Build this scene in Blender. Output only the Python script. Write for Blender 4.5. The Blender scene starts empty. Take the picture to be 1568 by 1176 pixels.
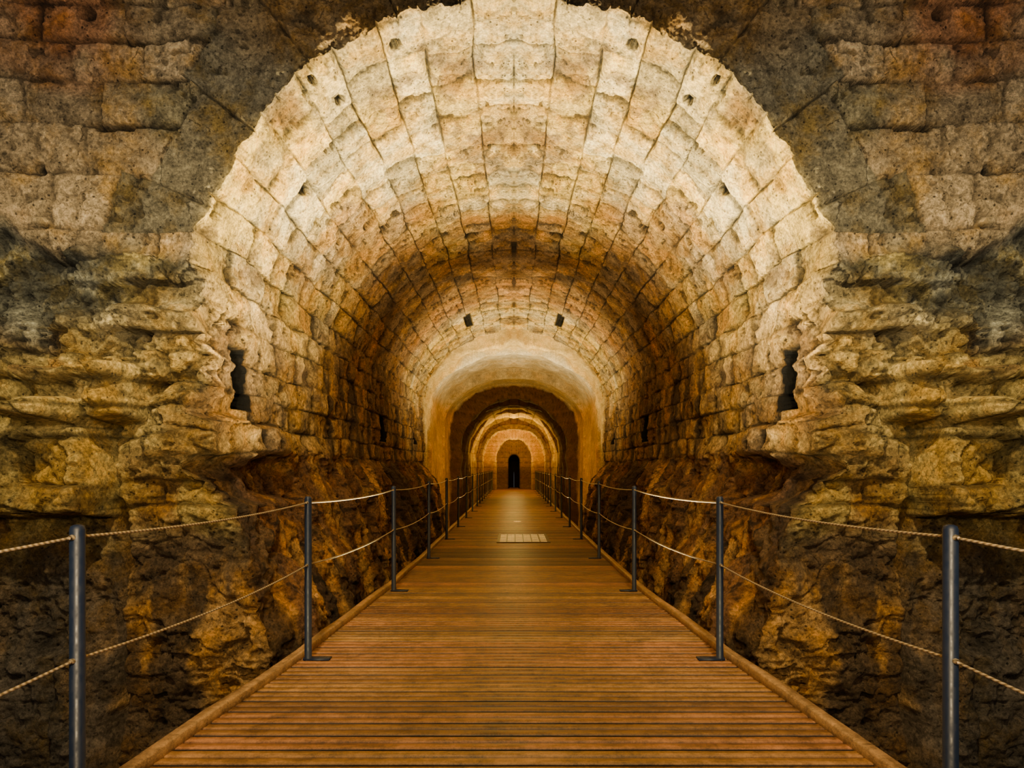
import bpy, math, numpy as np
from mathutils import Vector
rng=np.random.RandomState(7)
# ---------------------------------------------------------------- noise utils
def _h(ix,iy,iz,seed):
    h=(ix.astype(np.int64)*374761393+iy.astype(np.int64)*668265263+iz.astype(np.int64)*2147483647+seed*974634777)&0xffffffff
    h=((h^(h>>13))*1274126177)&0xffffffff
    h=((h^(h>>16))*2246822519)&0xffffffff
    h=h^(h>>15)
    return (h&0xffffff)/float(0xffffff)
def vn(x,y,z,seed=0):
    x=np.asarray(x,float);y=np.asarray(y,float)+0*x;z=np.asarray(z,float)+0*x
    x0=np.floor(x);y0=np.floor(y);z0=np.floor(z)
    fx=x-x0;fy=y-y0;fz=z-z0
    fx=fx*fx*(3-2*fx);fy=fy*fy*(3-2*fy);fz=fz*fz*(3-2*fz)
    r=0
    for i in (0,1):
        for j in (0,1):
            for k in (0,1):
                w=(fx if i else 1-fx)*(fy if j else 1-fy)*(fz if k else 1-fz)
                r=r+w*_h(x0+i,y0+j,z0+k,seed)
    return r*2-1
def fbm(x,y,z,o=4,seed=0,g=.5):
    a=1;s=0;t=0
    for i in range(o):
        s=s+a*vn(x*2**i+i*17.3,y*2**i+i*5.1,z*2**i,seed+i);t+=a;a*=g
    return s/t*1.5
def ridged(x,y,z,o=4,seed=0):
    a=1;s=0;t=0
    for i in range(o):
        s=s+a*(1-2*np.abs(vn(x*2**i+i*7.3,y*2**i,z*2**i,seed+i)));t+=a;a*=.55
    return s/t
def worley(u,v,seed=0):
    u0=np.floor(u);v0=np.floor(v)
    F1=np.full(u.shape,9.);F2=np.full(u.shape,9.);ID=np.zeros(u.shape)
    zz=u0*0
    for i in (-1,0,1):
        for j in (-1,0,1):
            cx=u0+i;cy=v0+j
            px=cx+_h(cx,cy,zz,seed);py=cy+_h(cx,cy,zz+1,seed)
            d=np.sqrt((u-px)**2+(v-py)**2);idv=_h(cx,cy,zz+2,seed)
            c=d<F1
            F2=np.where(c,F1,np.minimum(F2,d));ID=np.where(c,idv,ID);F1=np.where(c,d,F1)
    return F1,F2,ID
def ss(x,a,b):
    t=np.clip((x-a)/(b-a),0,1);return t*t*(3-2*t)
def sbox(a,z,a0,a1,z0,z1,s=.05):
    return ss(a,a0-s,a0+s)*(1-ss(a,a1-s,a1+s))*ss(z,z0-s,z0+s)*(1-ss(z,z1-s,z1+s))
def blocks(u,v,vb,lmin,lmax,seed,umin=-2,umax=40,uw=1.0):
    r=np.random.RandomState(seed);vb=np.asarray(vb)
    row=np.clip(np.searchsorted(vb,v)-1,0,len(vb)-2)
    dv=np.minimum(v-vb[row],vb[row+1]-v)
    du=np.ones_like(u);R=np.zeros(u.shape+(3,))
    for k in range(len(vb)-1):
        L=r.uniform(lmin,lmax,int((umax-umin)/lmin)+2)
        ub=umin-r.rand()*lmax+np.cumsum(L)
        m=row==k
        if not m.any(): 
            r.rand(len(ub)+1,3);continue
        rr=r.rand(len(ub)+1,3)
        uu=u[m];c=np.clip(np.searchsorted(ub,uu),1,len(ub)-1)
        du[m]=np.minimum(uu-ub[c-1],ub[c]-uu);R[m]=rr[c]
    return np.maximum(np.minimum(dv,du*uw),0),R
def mix(a,b,t):
    t=np.asarray(t)[...,None] if np.ndim(t)>0 else t
    return np.asarray(a)*(1-t)+np.asarray(b)*t
# ---------------------------------------------------------------- materials
def new_mat(name):
    m=bpy.data.materials.new(name);m.use_nodes=True
    nt=m.node_tree;bs=nt.nodes['Principled BSDF'];return m,nt,bs
def N(nt,t,**kw):
    n=nt.nodes.new(t)
    for k,v in kw.items(): setattr(n,k,v)
    return n
def math_n(nt,op,a,b=None,c=None):
    n=nt.nodes.new('ShaderNodeMath');n.operation=op
    for i,x in enumerate((a,b,c)):
        if x is None: continue
        if isinstance(x,(int,float)): n.inputs[i].default_value=x
        else: nt.links.new(x,n.inputs[i])
    return n.outputs[0]
def maprange(nt,x,a,b,c,d):
    n=nt.nodes.new('ShaderNodeMapRange');nt.links.new(x,n.inputs[0])
    for i,v in zip((1,2,3,4),(a,b,c,d)): n.inputs[i].default_value=v
    return n.outputs[0]
def stone_mat(name,rough=.85,bump=.8,crack=1.0,detail=1.0):
    m,nt,bs=new_mat(name);L=nt.links
    at=N(nt,'ShaderNodeAttribute',attribute_name='Col')
    geo=N(nt,'ShaderNodeNewGeometry');sep=N(nt,'ShaderNodeSeparateXYZ');L.new(geo.outputs['Position'],sep.inputs[0])
    ax=math_n(nt,'ABSOLUTE',sep.outputs[0]);cb=N(nt,'ShaderNodeCombineXYZ')
    L.new(ax,cb.inputs[0]);L.new(sep.outputs[1],cb.inputs[1]);L.new(sep.outputs[2],cb.inputs[2])
    P=cb.outputs[0]
    n1=N(nt,'ShaderNodeTexNoise');n1.inputs['Scale'].default_value=6;n1.inputs['Detail'].default_value=10;n1.inputs['Roughness'].default_value=.8;L.new(P,n1.inputs['Vector'])
    n2=N(nt,'ShaderNodeTexNoise');n2.inputs['Scale'].default_value=34;n2.inputs['Detail'].default_value=6;n2.inputs['Roughness'].default_value=.78;L.new(P,n2.inputs['Vector'])
    wv=N(nt,'ShaderNodeMixRGB');wv.inputs[0].default_value=.12;L.new(P,wv.inputs[1]);L.new(n1.outputs['Color'],wv.inputs[2])
    vo=N(nt,'ShaderNodeTexVoronoi',feature='DISTANCE_TO_EDGE');vo.inputs['Scale'].default_value=2.6;L.new(wv.outputs[0],vo.inputs['Vector'])
    pt=N(nt,'ShaderNodeTexVoronoi');pt.inputs['Scale'].default_value=24;L.new(P,pt.inputs['Vector'])
    f1=maprange(nt,n1.outputs[0],.36,.64,1-.70*detail,1+.58*detail)
    f2=maprange(nt,n2.outputs[0],.36,.64,1-.60*detail,1+.54*detail)
    nm=maprange(nt,n1.outputs[0],.5,.56,0,1)
    ck=maprange(nt,vo.outputs['Distance'],0.0,.009,1,0)
    ck=math_n(nt,'MULTIPLY',ck,nm)
    f3=math_n(nt,'SUBTRACT',1,math_n(nt,'MULTIPLY',ck,.75*crack))
    pit=maprange(nt,pt.outputs['Distance'],.14,.28,1,0)
    pm=maprange(nt,n1.outputs[0],.47,.55,1,0)
    pm2=maprange(nt,n2.outputs[0],.46,.52,0,1)
    pit=math_n(nt,'MULTIPLY',math_n(nt,'MULTIPLY',pit,pm),pm2)
    f4=math_n(nt,'SUBTRACT',1,math_n(nt,'MULTIPLY',pit,.88*crack))
    f=math_n(nt,'MULTIPLY',math_n(nt,'MULTIPLY',f1,f2),math_n(nt,'MULTIPLY',f3,f4))
    vm=N(nt,'ShaderNodeVectorMath',operation='SCALE');L.new(at.outputs['Color'],vm.inputs[0]);L.new(f,vm.inputs['Scale'])
    n3=N(nt,'ShaderNodeTexNoise');n3.inputs['Scale'].default_value=2.3;n3.inputs['Detail'].default_value=7;n3.inputs['Roughness'].default_value=.7;L.new(P,n3.inputs['Vector'])
    mx=N(nt,'ShaderNodeMixRGB',blend_type='MULTIPLY');L.new(maprange(nt,n3.outputs[0],.46,.6,0,.9*detail),mx.inputs[0]);L.new(vm.outputs[0],mx.inputs[1]);mx.inputs[2].default_value=(1.0,.78,.32,1)
    L.new(mx.outputs[0],bs.inputs['Base Color'])
    bs.inputs['Roughness'].default_value=rough
    bs.inputs['Specular IOR Level'].default_value=.3
    h=math_n(nt,'ADD',math_n(nt,'MULTIPLY',n1.outputs[0],1.0),math_n(nt,'MULTIPLY',n2.outputs[0],.5))
    h=math_n(nt,'SUBTRACT',h,math_n(nt,'MULTIPLY',ck,.25*crack))
    h=math_n(nt,'SUBTRACT',h,math_n(nt,'MULTIPLY',pit,.35*crack))
    b=N(nt,'ShaderNodeBump');b.inputs['Strength'].default_value=bump;b.inputs['Distance'].default_value=.06
    L.new(h,b.inputs['Height']);L.new(b.outputs[0],bs.inputs['Normal'])
    return m
M_stone=stone_mat('weathered_limestone',bump=1.0)
M_plaster=stone_mat('tunnel_plaster',bump=.25,crack=.3,detail=.55)
# ---------------------------------------------------------------- mesh helpers
def make_obj(name,verts,faces,mat,cols=None,smooth=True,parent=None):
    me=bpy.data.meshes.new(name)
    verts=np.asarray(verts,dtype=np.float32);faces=np.asarray(faces,dtype=np.int32)
    me.vertices.add(len(verts));me.vertices.foreach_set('co',verts.ravel())
    me.loops.add(faces.size);me.loops.foreach_set('vertex_index',faces.ravel())
    me.polygons.add(len(faces));me.polygons.foreach_set('loop_start',np.arange(0,faces.size,faces.shape[1],dtype=np.int32))
    if smooth: me.polygons.foreach_set('use_smooth',np.ones(len(faces),dtype=bool))
    me.update(calc_edges=True);me.validate()
    if cols is not None:
        ca=me.color_attributes.new('Col','FLOAT_COLOR','POINT')
        c=np.ones((len(verts),4),dtype=np.float32);c[:,:3]=np.clip(cols,0,1);ca.data.foreach_set('color',c.ravel())
    if mat: me.materials.append(mat)
    o=bpy.data.objects.new(name,me);bpy.context.scene.collection.objects.link(o)
    if parent: o.parent=parent
    return o
def grid_faces(n,m,off=0,flip=False):
    i=np.arange(n-1)[:,None];j=np.arange(m-1)[None,:]
    a=(i*m+j).ravel();f=np.stack([a,a+1,a+m+1,a+m],1)+off
    return f[:,::-1] if flip else f
def mirrored(P):
    Q=P.copy();Q[...,0]*=-1;return Q
# ---------------------------------------------------------------- main tunnel + portal face
D0,D1=4.5,15.5
ZC,R=2.375,2.5
phi_s=math.asin(2.385/2.5)
def wallx(z):
    return np.interp(z,[-1.3,0,1.0,1.22,1.38,1.46,3.125],[1.72,1.86,2.16,2.30,2.36,2.33,2.385])
nz=350
zw=np.linspace(-1.25,3.125,nz,endpoint=False)
na=450
ph=np.linspace(phi_s,0,na)
A=np.concatenate([wallx(zw),R*np.sin(ph)]);Z=np.concatenate([zw,ZC+R*np.cos(ph)])
A[-1]=0
NA=np.concatenate([-np.ones(nz),-np.sin(ph)]);NZ=np.concatenate([np.zeros(nz),-np.cos(ph)])
k=np.ones(25)/25
NAp=np.convolve(np.pad(NA,12,'edge'),k,'valid');NZp=np.convolve(np.pad(NZ,12,'edge'),k,'valid')
NAp[-30:]=NA[-30:];NZp[-30:]=NZ[-30:]
NA,NZ=NAp,NZp
SA=np.concatenate([phi_s*R+(3.125-zw),R*ph])
ns=len(A)
def hole(x,y,cx,cy,r):
    d=np.sqrt((x-cx)**2+(y-cy)**2);return 1-ss(d,r*.75,r*1.1)
def tunnel_dc(S,D,Zv,Av):
    w1=fbm(S*2.0,D*2.0,0,4,11)*.038; w2=fbm(S*1.3,D*1.3,5,5,21)*.036
    arc=phi_s*R
    cb=[0,.34,.74,1.08,1.46,1.80,2.2,2.55,2.86,arc,arc+.3,arc+.58,arc+.9,arc+1.18,arc+1.45,arc+1.7,arc+2.1,12]
    d,Rb=blocks(D+w1,S+w2,cb,.28,.62,3,uw=.5)
    joint=1-ss(d,.002,.014)
    wear=ss(fbm(S*1.5,D*1.5,3,4,31),-.35,.25)
    rockw=1-ss(Zv+fbm(D*1.5,0,0,3,5)*.12,1.28,1.5)
    jn=joint*(.3+.7*ss(fbm(S*2.5,D*2.5,8,3,77),-.4,.2))
    wide=(1-ss(d,.008,.055))*ss(fbm(S*5,D*5,8,4,78),.05,.4)
    disp=(Rb[...,0]-.5)*.05-.01-jn*.028-wide*.03+fbm(S*6,D*6,1,5,41)*.024
    pits=ss(fbm(S*15,D*15,2,3,51),.38,.64)
    disp-=pits*.026*wear
    F1,F2,ID=worley(D*1.3+fbm(S*2,D*2,0,4,61)*.6,Zv*1.5+fbm(S*2,D*2,9,4,62)*.6,5)
    crk=(1-ss(F2-F1,.005,.05))*ss(fbm(D*2,Zv*2,4,3,63),-.1,.3)
    rock=(ID-.5)*.12-crk*.03+fbm(D*2.2,Zv*1.6,0,6,71,.64)*.13+ridged(D*5,Zv*2.2,0,5,72)*.06
    disp=disp*(1-rockw)+rock*rockw
    rw=(1-ss(Zv,2.9,3.2))*(1-rockw)
    disp+=rw*(fbm(D*3,Zv*4,2,5,81)*.06)*np.exp(-(D-D0)/3)
    nl=fbm(D*3,Zv*3,12,4,83)*.05
    led=sbox(D+nl,Zv+nl,4.3,6.0,1.42,1.70,.03)
    disp+=.14*led-.17*sbox(D-nl,Zv+nl,4.4,6.2,1.02,1.36,.05)
    slots=0;slotc=0
    for (a,b,c,e) in ((5.0,5.24,1.80,2.33),(10.35,10.75,1.76,2.22),(13.7,14.1,1.85,2.1)):
        slots=slots+sbox(D,Zv,a,b,c,e,.014)
        slotc=slotc+sbox(D,Zv,a-.015,b+.045,c-.015,e+.015,.016)
    disp=disp*(1-slots)-slots*.40
    hl=0;hc_=0
    def pxhole(px,py,r):
        dx=(787-px)/900;dz=(715-py)/900
        aa=dx*dx+dz*dz;bb=2*dz*(1.3-ZC);cc=(1.3-ZC)**2-R*R
        t=(-bb+math.sqrt(bb*bb-4*aa*cc))/(2*aa);x=dx*t;z=1.3+dz*t
        sx=math.atan2(x,z-ZC)*R
        return hole(D,S,t,sx,r),hole(D,S,t,sx,r*1.25)
    for (px,py,r) in ((468,291,.06),(522,155,.045),(607,72,.045),(590,352,.065),(520,370,.045),(722,360,.10),(752,230,.035),(480,125,.03),(700,330,.04),(560,345,.05),(500,230,.025),(650,290,.04),(605,330,.05)):
        p1,p2=pxhole(px,py,r);hl=hl+p1;hc_=hc_+p2
    lc=sbox(D+w1,S+w2,5.35,5.45,1.45,1.85,.012)
    fs_=sbox(D,S,13.1,14.0,1.0,1.15,.02)
    hl=np.clip(hl+lc+fs_,0,1);hc_=np.clip(hc_+lc+sbox(D,S,13.0,14.1,.98,1.17,.03),0,1);disp-=hl*.12
    cream=np.array([.79,.65,.36]);yel=np.array([.84,.58,.12]);red=np.array([.44,.21,.07]);brn=np.array([.34,.21,.10]);gry=np.array([.50,.43,.29])
    bl=fbm(S*1.6,D*1.6,20,5,92)
    c=mix(cream,yel,ss(Rb[...,1]+bl*.6,.1,.8)*.9)
    c=mix(c,gry,ss(fbm(S*1.4,D*1.4,30,5,93)+.4*(Rb[...,0]-.5),.1,.5)*.6)
    c=c*(.54+.66*Rb[...,2])[...,None]
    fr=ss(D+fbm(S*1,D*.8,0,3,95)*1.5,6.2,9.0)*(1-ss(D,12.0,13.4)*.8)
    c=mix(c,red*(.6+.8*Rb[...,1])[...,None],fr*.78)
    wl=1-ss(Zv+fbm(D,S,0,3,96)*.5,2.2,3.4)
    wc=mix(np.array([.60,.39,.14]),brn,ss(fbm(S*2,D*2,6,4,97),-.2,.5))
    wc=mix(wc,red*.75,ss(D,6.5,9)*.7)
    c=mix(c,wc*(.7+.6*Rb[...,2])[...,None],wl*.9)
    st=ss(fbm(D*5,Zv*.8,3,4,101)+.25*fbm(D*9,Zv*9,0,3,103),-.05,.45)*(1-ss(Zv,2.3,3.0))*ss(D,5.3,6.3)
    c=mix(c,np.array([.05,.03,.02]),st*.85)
    st2=ss(fbm(D*1.7,S*2.5,43,6,104,.6),.15,.55)
    c=mix(c,np.array([.18,.11,.055]),st2*.7)
    rc=mix(np.array([.23,.115,.05]),np.array([.60,.33,.10]),ss(fbm(D*4,Zv*1.0,4,5,111),-.05,.4))
    rc=mix(rc,np.array([.05,.032,.022]),ss(fbm(D*2.3,Zv*.8,7,4,113),.0,.4)*.85)
    rc=rc*(.8+.4*ID)[...,None]
    rc=rc*(1-.6*crk)[...,None]
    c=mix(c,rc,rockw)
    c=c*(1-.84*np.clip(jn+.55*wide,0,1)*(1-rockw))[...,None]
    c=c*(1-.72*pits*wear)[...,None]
    c=c*(1-.985*np.clip(hc_+slotc,0,1))[...,None]  # slot and hole interiors blackened in colour, standing in for their shade
    return disp,c
def px_a(px): return (787-px)/200.
def px_z(y): return 1.3+(715-y)/200.
def face_dc(a,z):
    r=np.sqrt(a*a+(z-ZC)**2);th=np.arctan2(a,z-ZC)
    wx=fbm(a*2.5,z*2.5,0,4,211)*.02;wz=fbm(a*2.5,z*2.5,4,4,212)*.02
    zb=[-2]+[px_z(y) for y in (420,352,268,192,122,62,8,-60,-140,-230,-330)]
    d1,R1=blocks(a+wx,z+wz,zb,.34,.85,17,0,9)
    d2,R2=blocks(th*2.85+wx,r*0+.5,[0,1],.55,.95,29,-.3,9)
    rout=2.98+.34*R2[...,0]
    d2=np.minimum(np.minimum(d2,.5),np.abs(rout-(r+wz)))
    ring=(r+wz<rout)&(z>px_z(360))
    d=np.where(ring,d2*1.4,d1);Rb=np.where(ring[...,None],R2,R1)
    jn=(1-ss(d,.003,.018))*(.45+.55*ss(fbm(a*2.5,z*2.5,8,3,213),-.3,.3))*np.where(ring,.7,1)
    wide=(1-ss(d,.01,.05))*ss(fbm(a*5,z*5,3,4,233),.15,.45)
    rockw=1-ss(z+fbm(a*2,z*2,0,4,214)*.22,px_z(395),px_z(345))
    disp=(Rb[...,0]-.5)*np.where(ring,.03,.08)-jn*.035-wide*.03+fbm(a*4,z*4,1,6,215,.6)*.04
    disp+=np.where(ring,0,.02)
    pits=ss(fbm(a*15,z*15,2,3,216),.4,.68)*ss(fbm(a*1.3,z*1.3,7,3,217),-.35,.25)
    disp-=pits*.028
    ws=fbm(a*2,z*2,0,5,218)*.5;wt=fbm(a*2,z*2,9,5,219)*.5
    F1,F2,ID=worley(a*1.5+ws,z*2.6+wt,6);crk=(1-ss(F2-F1,.005,.06))*ss(fbm(a*1.7,z*1.7,4,3,225),-.3,.2)
    G1,G2,ID2=worley(a*5+ws*3,z*8+wt*3,8);crk2=(1-ss(G2-G1,.01,.10))*ss(fbm(a*1.7,z*1.7,14,3,226),-.1,.3)
    up=ss(z,px_z(620),px_z(540))*ss(a,2.9,3.4)
    low=1-ss(z,px_z(800),px_z(740))
    zl=[-2,-.9,-.45,-.1,.28,.62,.98,1.22,1.5,1.72,1.9,2.14,2.33,2.5,2.72,2.9,3.2,9]
    d3,R3=blocks(a+fbm(a*1.8,z*1.8,2,5,261)*.14,z+fbm(a*1.6,z*1.6,6,5,262)*.10,zl,.25,.8,41,0,9)
    c3=(1-ss(d3,.004,.03))*ss(fbm(a*2,z*2,17,3,263),-.4,.1)
    lay=ss(z,.6,1.0)
    rock=(ID-.5)*.10*(.4+.6*up)-crk*.04*(1-.3*low)+(ID2-.5)*.07*up-crk2*.02*up+fbm(a*1.4,z*1.8,0,6,221,.62)*.11+ridged(a*3,z*5,0,5,222)*.035*(1-.6*low)+fbm(a*12,z*14,0,3,223)*.016+low*ridged(a*4,z*1.6,4,5,229)*.05
    rock+=((R3[...,0]-.5)*.15-c3*.03)*(.35+.65*lay)
    pr=ss(fbm(a*13,z*15,5,3,227),.35,.62)*ss(fbm(a*1.6,z*1.6,1,3,228),-.4,.2)
    rock-=pr*.035
    er=sbox(a,z,2.2,3.5,px_z(610),px_z(480),.10)
    hc=ss(fbm(a*6,z*7,3,3,224),.15,.5)
    rock-=er*hc*.10
    nb=fbm(a*2.5,z*2.5,5,5,230)*.06
    b=0
    b=b+.38*sbox(a+nb,z+nb,px_a(182),9,px_z(782),px_z(628),.035)
    b=b+.40*sbox(a+nb,z-nb,px_a(238),px_a(112),px_z(640),px_z(577),.03)
    b=b+.20*sbox(a+nb,z+nb,2.1,px_a(105),px_z(590),px_z(480),.08)
    b=b-.12*sbox(a,z+nb,px_a(108),9,px_z(628),px_z(585),.05)
    b=b+.14*sbox(a+nb,z,1.0,px_a(192),-3,px_z(600),.06)
    b=b+.12*sbox(a+nb,z+nb*2,px_a(330),px_a(250),px_z(700),px_z(600),.04)
    b=b-.30*sbox(a+nb*.5,z,px_a(205),px_a(182),-3,px_z(765),.025)
    b=b+.14*sbox(a+nb,z+nb,px_a(175),px_a(100),-3,px_z(1000),.06)
    b=b-.04*sbox(a+nb,z+nb,px_a(175),9,px_z(960),px_z(800),.08)
    b=b-.12*sbox(a+nb,z+nb,px_a(80),9,px_z(480),px_z(365),.08)
    b=b+.10*sbox(a+nb,z+nb,px_a(230),px_a(110),px_z(400),px_z(340),.03)
    disp=disp*(1-rockw)+(rock+b)*rockw
    hl=hole(a,z,px_a(133),px_z(20),.06)+hole(a,z,px_a(140),px_z(262),.035)+hole(a,z,px_a(52),px_z(600),.05)+hole(a,z,px_a(88),px_z(387),.04)+sbox(a+wx,z+wz,px_a(205),px_a(143),px_z(198),px_z(191),.012)+sbox(a+wx,z+wz,px_a(205),px_a(90),px_z(64),px_z(58),.012)+hole(a,z,px_a(240),px_z(28),.04)+hole(a+wx,z+wz,px_a(60),px_z(258),.04)
    hl=np.clip(hl,0,1);disp-=hl*.1
    tan=np.array([.64,.47,.26]);olive=np.array([.38,.32,.18]);redc=np.array([.52,.18,.065])
    n=fbm(a*1.5,z*1.5,3,4,241)
    c=mix(tan,olive,ss(n+.5*(Rb[...,1]-.5),-.2,.5))
    c=np.where(ring[...,None],mix(np.array([.23,.205,.135]),np.array([.36,.30,.18]),Rb[...,1]),c)
    c=c*np.where(ring,.8+.3*Rb[...,2],.60+.62*Rb[...,2])[...,None]
    redw=ss(z+n*.7+(a-3)*.3,4.5,5.0)*ss(a,1.9,2.7)
    c=mix(c,redc*(.55+.8*Rb[...,2])[...,None],redw*.65)
    rw2=ss(fbm(a*1.3,z*1.3,5,4,243),.0,.4)*ss(a,2.7,3.2)
    c=mix(c,np.array([.58,.25,.10]),rw2*.45)
    topc=ss(z,4.2,4.7)*(1-ss(a,1.8,2.4))
    c=mix(c,np.array([.42,.25,.09]),topc*.7)
    g=np.array([.13,.125,.09]);lg=np.array([.46,.44,.31])
    rc=mix(g,lg,ss(ID2*.3+ID*.2+R3[...,1]*.25+.5*fbm(a*4,z*6,0,5,251),.3,.85))
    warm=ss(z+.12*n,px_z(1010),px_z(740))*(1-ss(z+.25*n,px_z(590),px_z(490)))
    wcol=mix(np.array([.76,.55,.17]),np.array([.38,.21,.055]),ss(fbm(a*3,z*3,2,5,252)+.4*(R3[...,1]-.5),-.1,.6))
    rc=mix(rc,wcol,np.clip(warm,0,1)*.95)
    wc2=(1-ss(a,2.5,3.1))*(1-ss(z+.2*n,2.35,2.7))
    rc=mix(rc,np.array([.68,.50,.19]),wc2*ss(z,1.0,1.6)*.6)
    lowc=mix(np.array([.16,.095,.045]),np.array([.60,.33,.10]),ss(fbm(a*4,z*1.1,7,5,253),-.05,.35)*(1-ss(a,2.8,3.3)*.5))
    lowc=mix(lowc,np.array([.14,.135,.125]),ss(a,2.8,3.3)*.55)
    rc=mix(rc,lowc,(1-ss(z+n*.25,px_z(900),px_z(770)))*.96)  # streaked brown rock; albedo also darkened to carry the light falloff downward
    rc=rc*(1-.65*crk*(1-.4*low))[...,None]*(1-.35*crk2*up)[...,None]*(1-.45*er*hc)[...,None]*(1-.55*pr)[...,None]*(1-.6*c3*(.3+.7*lay))[...,None]*(.8+.4*R3[...,2])[...,None]
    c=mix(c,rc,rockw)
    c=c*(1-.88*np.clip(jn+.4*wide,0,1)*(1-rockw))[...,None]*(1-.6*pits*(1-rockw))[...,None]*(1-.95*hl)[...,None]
    return disp,c
nD=340
Dg=D0*np.exp(np.linspace(0,math.log((D1+.1)/D0),nD))
Sg=np.repeat(SA[:,None],nD,1);DD=np.repeat(Dg[None,:],ns,0);ZZ=np.repeat(Z[:,None],nD,1);AA=np.repeat(A[:,None],nD,1)
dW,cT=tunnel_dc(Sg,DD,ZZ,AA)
dFb,cFb=face_dc(A,Z)
wF=np.exp(-(DD-D0)/.4)*(1-ss(DD,5.6,7))
PT=np.stack([AA+dW*NA[:,None],DD-dFb[:,None]*wF,ZZ+dW*NZ[:,None]],-1)
PT[-1,:,0]=0
nt_=270
oa=np.where(np.arange(ns)<nz,6.0,0.);oz=Z.copy()
q=np.linspace(0,1,na)**.8
L1,L2=6.8-3.125,6.0
qq=q*(L1+L2)
oa[nz:]=np.where(qq<L1,6.0,6.0-(qq-L1));oz[nz:]=np.where(qq<L1,3.125+qq,6.8)
tt=np.linspace(0,1,nt_)**1.15
FA=A[:,None]*(1-tt)+oa[:,None]*tt;FZ=Z[:,None]*(1-tt)+oz[:,None]*tt
dF,cF=face_dc(FA,FZ)
dist=np.sqrt((FA-A[:,None])**2+(FZ-Z[:,None])**2)
wW=np.exp(-dist/.10)
dW0=dW[:,0][:,None]
PF=np.stack([FA+dW0*NA[:,None]*wW,D0-dF-.05*np.maximum(0,FA-3)**2,FZ+dW0*NZ[:,None]*wW],-1)
PF[-1,:,0]=0
def cw(c,co,dd): 
    w=.5*np.exp(-dd/.03)[...,None];return c*(1-w)+co*w
cF2=cw(cF,cT[:,0][:,None,:],dist);cT2=cw(cT,cFb[:,None,:],DD-D0)
def half_objs(nm,P,C,fl,side):
    Q=P if side>0 else mirrored(P)
    n,m=P.shape[:2]
    return Q.reshape(-1,3),grid_faces(n,m,0,flip=(fl if side>0 else not fl)),C.reshape(-1,3)
def join(parts):
    vs=[];fs=[];cs=[];o=0
    for v,f,c in parts:
        vs.append(v);fs.append(f+o);cs.append(c);o+=len(v)
    return np.concatenate(vs),np.concatenate(fs),np.concatenate(cs)
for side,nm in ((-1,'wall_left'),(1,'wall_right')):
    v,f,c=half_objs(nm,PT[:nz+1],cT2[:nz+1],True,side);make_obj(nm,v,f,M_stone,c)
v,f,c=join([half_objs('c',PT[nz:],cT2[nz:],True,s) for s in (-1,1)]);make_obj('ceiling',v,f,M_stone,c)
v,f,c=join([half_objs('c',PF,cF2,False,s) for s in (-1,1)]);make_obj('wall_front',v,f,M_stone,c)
# ---------------------------------------------------------------- inner passage (loft of profiles)
npf=140
def prof(w,zs,top,n=npf,low=-1.3):
    n1=n//2
    z1=np.linspace(low,zs,n1,endpoint=False);a1=np.full(n1,w)
    p=np.linspace(0,1,n-n1)
    a2=w*np.cos(p*math.pi/2);z2=zs+(top-zs)*np.sin(p*math.pi/2)
    return np.concatenate([a1,a2]),np.concatenate([z1,z2])
seq=[]
def add(d0,d1,w,zs,top,tag,step=.15):
    n=max(2,int((d1-d0)/step)+1)
    for q in np.linspace(0,1,n): seq.append((d0+(d1-d0)*q,w,zs,top,tag))
def trans(d,A0,A1,tag,n=8):
    for q in np.linspace(0,1,n)[1:-1]:
        seq.append((d+.02*q,A0[0]+(A1[0]-A0[0])*q,A0[1]+(A1[1]-A0[1])*q,A0[2]+(A1[2]-A0[2])*q,tag))
trans(15.4,(2.7,3.1,5.3),(2.34,2.85,4.56),2,10)
add(15.42,16.0,2.34,2.85,4.56,2)
add(16.03,18.6,2.26,2.85,4.40,0)
add(18.65,19.9,2.2,2.7,4.12,0)
trans(19.95,(2.2,2.7,4.12),(1.85,1.83,3.68),1)
d=20.0
while d<29.5:
    dk=1 if d<23 else 3
    add(d,d+.55,1.82,1.83,3.64,1 if d<23 else 4);add(d+.57,d+1.6,1.97,1.85,3.82,dk);d+=1.62
add(d,30.2,1.80,1.8,3.58,3)
trans(30.2,(1.8,1.8,3.58),(1.62,1.7,3.35),4)
add(30.25,31,1.62,1.7,3.35,4)
add(31.02,33,1.8,1.75,3.5,4)
trans(33.05,(1.8,1.75,3.5),(1.0,1.7,2.9),3)
add(33.1,33.6,1.0,1.7,2.9,4)
add(33.65,36,1.1,1.8,3.05,3)
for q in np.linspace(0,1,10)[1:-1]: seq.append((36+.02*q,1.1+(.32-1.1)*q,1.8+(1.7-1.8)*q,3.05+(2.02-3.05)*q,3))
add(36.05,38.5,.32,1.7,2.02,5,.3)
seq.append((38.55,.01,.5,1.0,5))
PA=[];CA=[]
tagc={0:(.64,.38,.08),1:(.13,.07,.03),2:(.62,.45,.18),3:(.46,.27,.035),4:(.68,.48,.08),5:(.02,.013,.01)}
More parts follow.
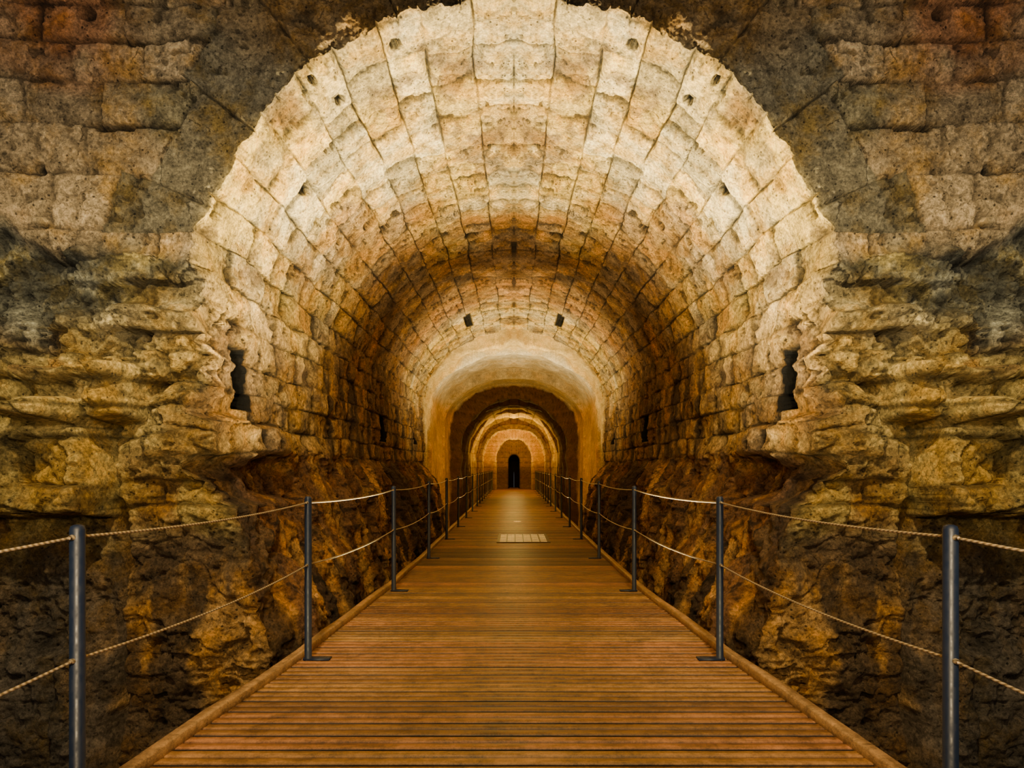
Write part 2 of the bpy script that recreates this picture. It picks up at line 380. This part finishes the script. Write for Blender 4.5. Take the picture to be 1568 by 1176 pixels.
for (dd,w,zs,top,tag) in seq:
    a,z=prof(w,zs,top)
    s=np.concatenate([[0],np.cumsum(np.hypot(np.diff(a),np.diff(z)))])
    n1=fbm(s*2,np.full_like(s,dd*2),tag*1.,4,301)
    amp=.012 if tag in(0,) else .035
    if tag==5: amp=.01
    r=1-n1*amp
    c=np.array(tagc[tag])[None,:]*(1+.35*n1)[:,None]
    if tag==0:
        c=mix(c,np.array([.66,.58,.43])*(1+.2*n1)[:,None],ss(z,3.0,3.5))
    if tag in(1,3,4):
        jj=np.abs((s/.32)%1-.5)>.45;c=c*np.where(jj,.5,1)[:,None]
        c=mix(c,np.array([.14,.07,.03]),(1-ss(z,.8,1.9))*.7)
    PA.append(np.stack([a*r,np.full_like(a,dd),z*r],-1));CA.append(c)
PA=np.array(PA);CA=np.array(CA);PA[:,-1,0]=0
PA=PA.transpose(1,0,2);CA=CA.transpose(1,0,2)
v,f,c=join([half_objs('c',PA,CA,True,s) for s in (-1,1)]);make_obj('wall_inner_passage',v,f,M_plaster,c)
# ---------------------------------------------------------------- ground in the trench
gx=np.linspace(-6,6,160);gy=np.linspace(-3,39,420)
GX,GY=np.meshgrid(gx,gy,indexing='ij')
G=np.stack([GX,GY,-1.15+.06*fbm(GX*1.5,GY*1.5,0,4,401)],-1)
gc=np.array([.08,.05,.03])*(1+.4*fbm(GX*2,GY*2,3,4,402))[...,None]
make_obj('floor',G.reshape(-1,3),grid_faces(160,420,0,True),M_stone,gc.reshape(-1,3))
# ---------------------------------------------------------------- walkway
def edge(D): return np.interp(D,[-1.5,2.54,3.97,6.16,8.36,12,40],[1.88,1.60,1.455,1.34,1.30,1.30,1.30])
wood,nt,bs=new_mat('walkway_wood');L=nt.links
at=N(nt,'ShaderNodeAttribute',attribute_name='Col')
geo=N(nt,'ShaderNodeNewGeometry')
mp=N(nt,'ShaderNodeMapping');mp.inputs['Scale'].default_value=(2.2,40,40);L.new(geo.outputs['Position'],mp.inputs['Vector'])
n1=N(nt,'ShaderNodeTexNoise');n1.inputs['Scale'].default_value=1.6;n1.inputs['Detail'].default_value=8;n1.inputs['Roughness'].default_value=.7;L.new(mp.outputs[0],n1.inputs['Vector'])
n2=N(nt,'ShaderNodeTexNoise');n2.inputs['Scale'].default_value=3;n2.inputs['Detail'].default_value=12;n2.inputs['Roughness'].default_value=1.0;L.new(geo.outputs['Position'],n2.inputs['Vector'])
f=math_n(nt,'MULTIPLY',maprange(nt,n1.outputs[0],.3,.7,.65,1.35),maprange(nt,n2.outputs[0],.42,.58,.34,1.5))
vm=N(nt,'ShaderNodeVectorMath',operation='SCALE');L.new(at.outputs['Color'],vm.inputs[0]);L.new(f,vm.inputs['Scale']);L.new(vm.outputs[0],bs.inputs['Base Color'])
L.new(maprange(nt,n2.outputs[0],.3,.7,.30,.6),bs.inputs['Roughness'])
b=N(nt,'ShaderNodeBump');b.inputs['Strength'].default_value=.35;b.inputs['Distance'].default_value=.01;L.new(n1.outputs[0],b.inputs['Height']);L.new(b.outputs[0],bs.inputs['Normal'])
V=[];F=[];C=[]
pitch=.14
dark=(.010,.006,.003)
for bi in range(int((37.5+1.5)/pitch)):
    y0=-1.5+bi*pitch+.008;y1=y0+pitch-.016;yc=(y0+y1)/2
    cs=[(y0,-.04),(y0,-.006),(y0+.004,0),(yc-.008,0),(yc-.004,-.012),(yc+.004,-.012),(yc+.008,0),(y1-.004,0),(y1,-.006),(y1,-.04)]
    w=float(edge(yc)) if yc<35.8 else .28
    dz=rng.uniform(-.0015,.0015)
    tone=rng.uniform(.55,1.15)
    col=np.array([.33,.155+rng.uniform(-.02,.015),.050])*tone
    if 7.7<yc<9.4: col=col*rng.uniform(.25,.7)  # cable shadows across the deck painted into these boards' colour
    o=len(V);n=len(cs)
    xs=np.linspace(-w,w,7)
    for x in xs:
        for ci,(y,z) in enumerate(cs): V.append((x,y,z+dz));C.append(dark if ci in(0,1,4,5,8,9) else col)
    for s_ in range(6):
        for j in range(n):
            k2=(j+1)%n;a_=o+s_*n;F.append((a_+j,a_+n+j,a_+n+k2,a_+k2))
walk=bpy.data.objects.new('wooden_walkway',None);bpy.context.scene.collection.objects.link(walk)
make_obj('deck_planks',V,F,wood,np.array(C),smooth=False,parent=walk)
def strip(name,off,wd,z0,z1,col,parent,Da=-1.5,Db=35.9):
    V=[];F=[];C=[]
    for sd in (-1,1):
        ys=np.concatenate([np.arange(Da,14,.25),np.arange(14,Db,1.0),[Db]])
        base=len(V)
        for y in ys:
            e=float(edge(y))+off
            q=vn(np.array([y*2.]),np.array([sd*3.]),np.array([1.]),5)[0]*.005
            for (xx,zz) in ((e,z0),(e,z1-.008),(e+.008,z1),(e+wd-.008,z1),(e+wd,z1-.008),(e+wd,z0)):
                V.append((sd*(xx+q),y,zz+q));C.append(col)
        for i in range(len(ys)-1):
            for j in range(6):
                k2=(j+1)%6;a=base+i*6+j;b_=base+i*6+k2
                F.append((a,b_,b_+6,a+6) if sd<0 else (a,a+6,b_+6,b_))
    return make_obj(name,V,F,wood,np.array(C),smooth=False,parent=parent)
strip('edge_curb',-.02,.065,-.03,.05,np.array([.36,.20,.08]),walk)
strip('edge_beam',-.03,.06,-.26,-.042,np.array([.10,.06,.035]),walk)
V=[];F=[];C=[]
for y in np.arange(-1.2,15.3,1.5):
    for x in (-1,1):
        e=(float(edge(y))-.12)*x;o=len(V)
        for dz in (-1.25,-.042):
            for dx,dy in ((-.05,-.05),(.05,-.05),(.05,.05),(-.05,.05)): V.append((e+dx,y+dy,dz));C.append((.08,.05,.03))
        F+= [(o,o+1,o+5,o+4),(o+1,o+2,o+6,o+5),(o+2,o+3,o+7,o+6),(o+3,o,o+4,o+7),(o+4,o+5,o+6,o+7)]
make_obj('support_legs',V,F,wood,np.array(C),smooth=False,parent=walk)
# ---------------------------------------------------------------- railings
mp_,nt,bs=new_mat('dark_painted_steel');bs.inputs['Base Color'].default_value=(.006,.013,.036,1);bs.inputs['Metallic'].default_value=0
n=N(nt,'ShaderNodeTexNoise');n.inputs['Scale'].default_value=40;nt.links.new(maprange(nt,n.outputs[0],.3,.7,.38,.6),bs.inputs['Roughness'])
mc_,nt,bs=new_mat('wire_rope');bs.inputs['Metallic'].default_value=.6;bs.inputs['Roughness'].default_value=.42
tc=N(nt,'ShaderNodeNewGeometry');wv=N(nt,'ShaderNodeTexWave',bands_direction='DIAGONAL');wv.inputs['Scale'].default_value=28;nt.links.new(tc.outputs['Position'],wv.inputs['Vector'])
cr=N(nt,'ShaderNodeValToRGB');cr.color_ramp.elements[0].color=(.22,.17,.10,1);cr.color_ramp.elements[1].color=(.72,.58,.38,1);nt.links.new(wv.outputs[0],cr.inputs[0]);nt.links.new(cr.outputs[0],bs.inputs['Base Color'])
def tube(V,F,Mi,pts,r,seg,mi,cap=True):
    pts=[Vector(p) for p in pts];rr=r if isinstance(r,(list,tuple)) else [r]*len(pts);o=len(V)
    for i,p in enumerate(pts):
        t=(pts[min(i+1,len(pts)-1)]-pts[max(i-1,0)]).normalized()
        u=t.cross(Vector((1,0,0)) if abs(t.x)<.8 else Vector((0,1,0))).normalized();w=t.cross(u)
        for j in range(seg):
            an=2*math.pi*j/seg;V.append(tuple(p+(u*math.cos(an)+w*math.sin(an))*rr[i]))
    for i in range(len(pts)-1):
        for j in range(seg):
            a=o+i*seg+j;b=o+i*seg+(j+1)%seg;F.append((a,b,b+seg,a+seg));Mi.append(mi)
    if cap:
        for e in (0,len(pts)-1):
            F.append(tuple(o+e*seg+j for j in range(seg)));Mi.append(mi)
def box(V,F,Mi,c,s,mi):
    o=len(V);x,y,z=c;a,b,d=[q/2 for q in s]
    for dz in(-d,d):
        for dx,dy in((-a,-b),(a,-b),(a,b),(-a,b)): V.append((x+dx,y+dy,z+dz))
    for q in((0,1,5,4),(1,2,6,5),(2,3,7,6),(3,0,4,7),(4,5,6,7),(3,2,1,0)): F.append(tuple(o+k for k in q));Mi.append(mi)
posts=[-.17,2.02,3.97]+[6.16+2.2*i for i in range(7)]+[20.9+1.5*i for i in range(10)]
def postx(D): return float(np.interp(D,[-.2,2.02,3.97,6.16,8.36,40],[1.66,1.50,1.39,1.26,1.21,1.21]))
for sd in (-1,1):
    V=[];F=[];Mi=[]
    for D in posts:
        x=sd*postx(D)
        tube(V,F,Mi,[(x,D,.0),(x,D,1.085),(x,D,1.097),(x,D,1.102)],[.0235,.0235,.020,.010],20,0)
        tube(V,F,Mi,[(x,D,.0),(x,D,.012)],[.036,.034],20,0)
        box(V,F,Mi,(x-sd*.065,D,.006),(.17,.07,.010),0)
        for hz in (1.06,.64):
            tube(V,F,Mi,[(x,D-.038,hz),(x,D-.03,hz),(x,D+.03,hz),(x,D+.038,hz)],[.006,.010,.010,.006],10,1)
    for hz,sag in ((1.06,.025),(.64,.035)):
        pts=[]
        for i in range(len(posts)-1):
            a,b=posts[i],posts[i+1]
            for q in np.linspace(0,1,13)[:-1]:
                y=a+(b-a)*q;x=sd*(postx(a)+(postx(b)-postx(a))*q);pts.append((x,y,hz-sag*4*q*(1-q)))
        pts.append((sd*postx(posts[-1]),posts[-1],hz))
        tube(V,F,Mi,pts,.0052,8,1)
    me=bpy.data.meshes.new('rope_railing');me.from_pydata(V,[],F);me.materials.append(mp_);me.materials.append(mc_)
    me.polygons.foreach_set('material_index',np.array(Mi,dtype=np.int32))
    me.polygons.foreach_set('use_smooth',np.array([len(f)==4 for f in F],dtype=bool))
    o=bpy.data.objects.new('rope_railing',me);bpy.context.scene.collection.objects.link(o)
# ---------------------------------------------------------------- floor hatch light + spot
me_,nt,bs=new_mat('frosted_floor_glass');bs.inputs['Base Color'].default_value=(.30,.16,.04,1)
ck=N(nt,'ShaderNodeTexBrick');ck.inputs['Scale'].default_value=6;ck.inputs['Color1'].default_value=(1,.60,.14,1);ck.inputs['Color2'].default_value=(.6,.3,.05,1);ck.inputs['Mortar'].default_value=(.1,.05,.01,1)
nt.links.new(ck.outputs[0],bs.inputs['Emission Color']);bs.inputs['Emission Strength'].default_value=.9
mm,nt,bs=new_mat('hatch_steel');bs.inputs['Base Color'].default_value=(.12,.07,.03,1);bs.inputs['Metallic'].default_value=.5;bs.inputs['Roughness'].default_value=.5
hp=bpy.data.objects.new('floor_hatch',None);bpy.context.scene.collection.objects.link(hp)
V=[];F=[];Mi=[]
x0,x1,y0,y1=-.27,.60,10.1,11.3
for c,s in ((((x0+x1)/2,y0,.008),(x1-x0+.06,.05,.014)),(((x0+x1)/2,y1,.008),(x1-x0+.06,.05,.014)),((x0,(y0+y1)/2,.008),(.05,y1-y0,.0138)),((x1,(y0+y1)/2,.008),(.05,y1-y0,.0138))): box(V,F,Mi,c,s,0)
for i in range(1,6): box(V,F,Mi,((x0+x1)/2,y0+(y1-y0)*i/6,.0085),(x1-x0,.05,.007),0)
for i in range(1,6): box(V,F,Mi,(x0+(x1-x0)*i/6,(y0+y1)/2,.0083),(.02,y1-y0,.007),0)
me=bpy.data.meshes.new('frame');me.from_pydata(V,[],F);me.materials.append(mm);o=bpy.data.objects.new('frame',me);bpy.context.scene.collection.objects.link(o);o.parent=hp
V=[];F=[];Mi=[];box(V,F,Mi,((x0+x1)/2,(y0+y1)/2,.004),(x1-x0-.04,y1-y0-.04,.008),0)
me=bpy.data.meshes.new('glass_pane');me.from_pydata(V,[],F);me.materials.append(me_);o=bpy.data.objects.new('glass_pane',me);bpy.context.scene.collection.objects.link(o);o.parent=hp
V=[];F=[];Mi=[];tube(V,F,Mi,[(.08,13.9,0),(.08,13.9,.012),(.08,13.9,.014)],[.09,.09,.075],24,0)
me=bpy.data.meshes.new('recessed_floor_light');me.from_pydata(V,[],F);me.materials.append(me_);o=bpy.data.objects.new('recessed_floor_light',me);bpy.context.scene.collection.objects.link(o)
# ---------------------------------------------------------------- lights
def spot(name,loc,tgt,e,col,ang,blend=.8,r=.05):
    l=bpy.data.lights.new(name,'SPOT');l.energy=e;l.color=col;l.spot_size=math.radians(ang);l.spot_blend=blend;l.shadow_soft_size=r
    o=bpy.data.objects.new(name,l);o.location=loc;o.rotation_euler=(Vector(tgt)-Vector(loc)).to_track_quat('-Z','Y').to_euler();bpy.context.scene.collection.objects.link(o);return o
def point(name,loc,e,col,r=.05):
    l=bpy.data.lights.new(name,'POINT');l.energy=e;l.color=col;l.shadow_soft_size=r
    o=bpy.data.objects.new(name,l);o.location=loc;bpy.context.scene.collection.objects.link(o);return o
W=(1,.81,.42);O=(1,.62,.13)
for s in (-1,1):
    spot('vault_uplight',(s*1.62,5.1,.05),(-s*.5,4.85,4.7),5200,W,100,1)
    spot('vault_uplight_far',(s*1.5,13.2,.05),(-s*.6,13.8,4.4),1700,(1,.79,.38),94,.9)
    spot('wall_fill',(s*1.1,1.0,4.6),(s*2.75,4.5,1.4),980,(1,.80,.42),72,1,.06)  # added spot above the frame, rakes down for shadows under the ledges
    spot('wall_fill_high',(s*1.2,.4,2.4),(s*3.3,4.5,4.0),760,(1,.84,.60),80,1,.1)  # added unseen spot that fills the upper portal face
    spot('wall_fill_low',(s*.9,.6,1.6),(s*2.4,4.4,.4),260,(1,.74,.40),72,1,.1)  # added unseen spot that lifts the lower rock
point('passage_lamp',(0,18.0,2.2),65,O)
point('passage_lamp_mid',(0,26.5,2.6),140,O)
point('passage_lamp_far',(0,31.8,2.6),130,O)
point('passage_lamp_end',(0,34.6,2.4),12,O)
spot('deck_fill',(0,1.2,4.2),(0,2.9,0),500,(1,.76,.34),52,1,.1)  # added overhead spot, out of view, to brighten the near planks
w=bpy.data.worlds.new('World');bpy.context.scene.world=w;w.use_nodes=True
w.node_tree.nodes['Background'].inputs[0].default_value=(.70,.72,.76,1);w.node_tree.nodes['Background'].inputs[1].default_value=.11
# ---------------------------------------------------------------- camera
cd=bpy.data.cameras.new('camera');cam=bpy.data.objects.new('camera',cd);bpy.context.scene.collection.objects.link(cam)
cam.location=(0,0,1.3);cam.rotation_euler=(math.radians(90),0,0)
cd.sensor_width=36;cd.lens=36*900/1568;cd.shift_y=127/1568;cd.shift_x=-3/1568
cd.clip_start=.05
bpy.context.scene.camera=cam
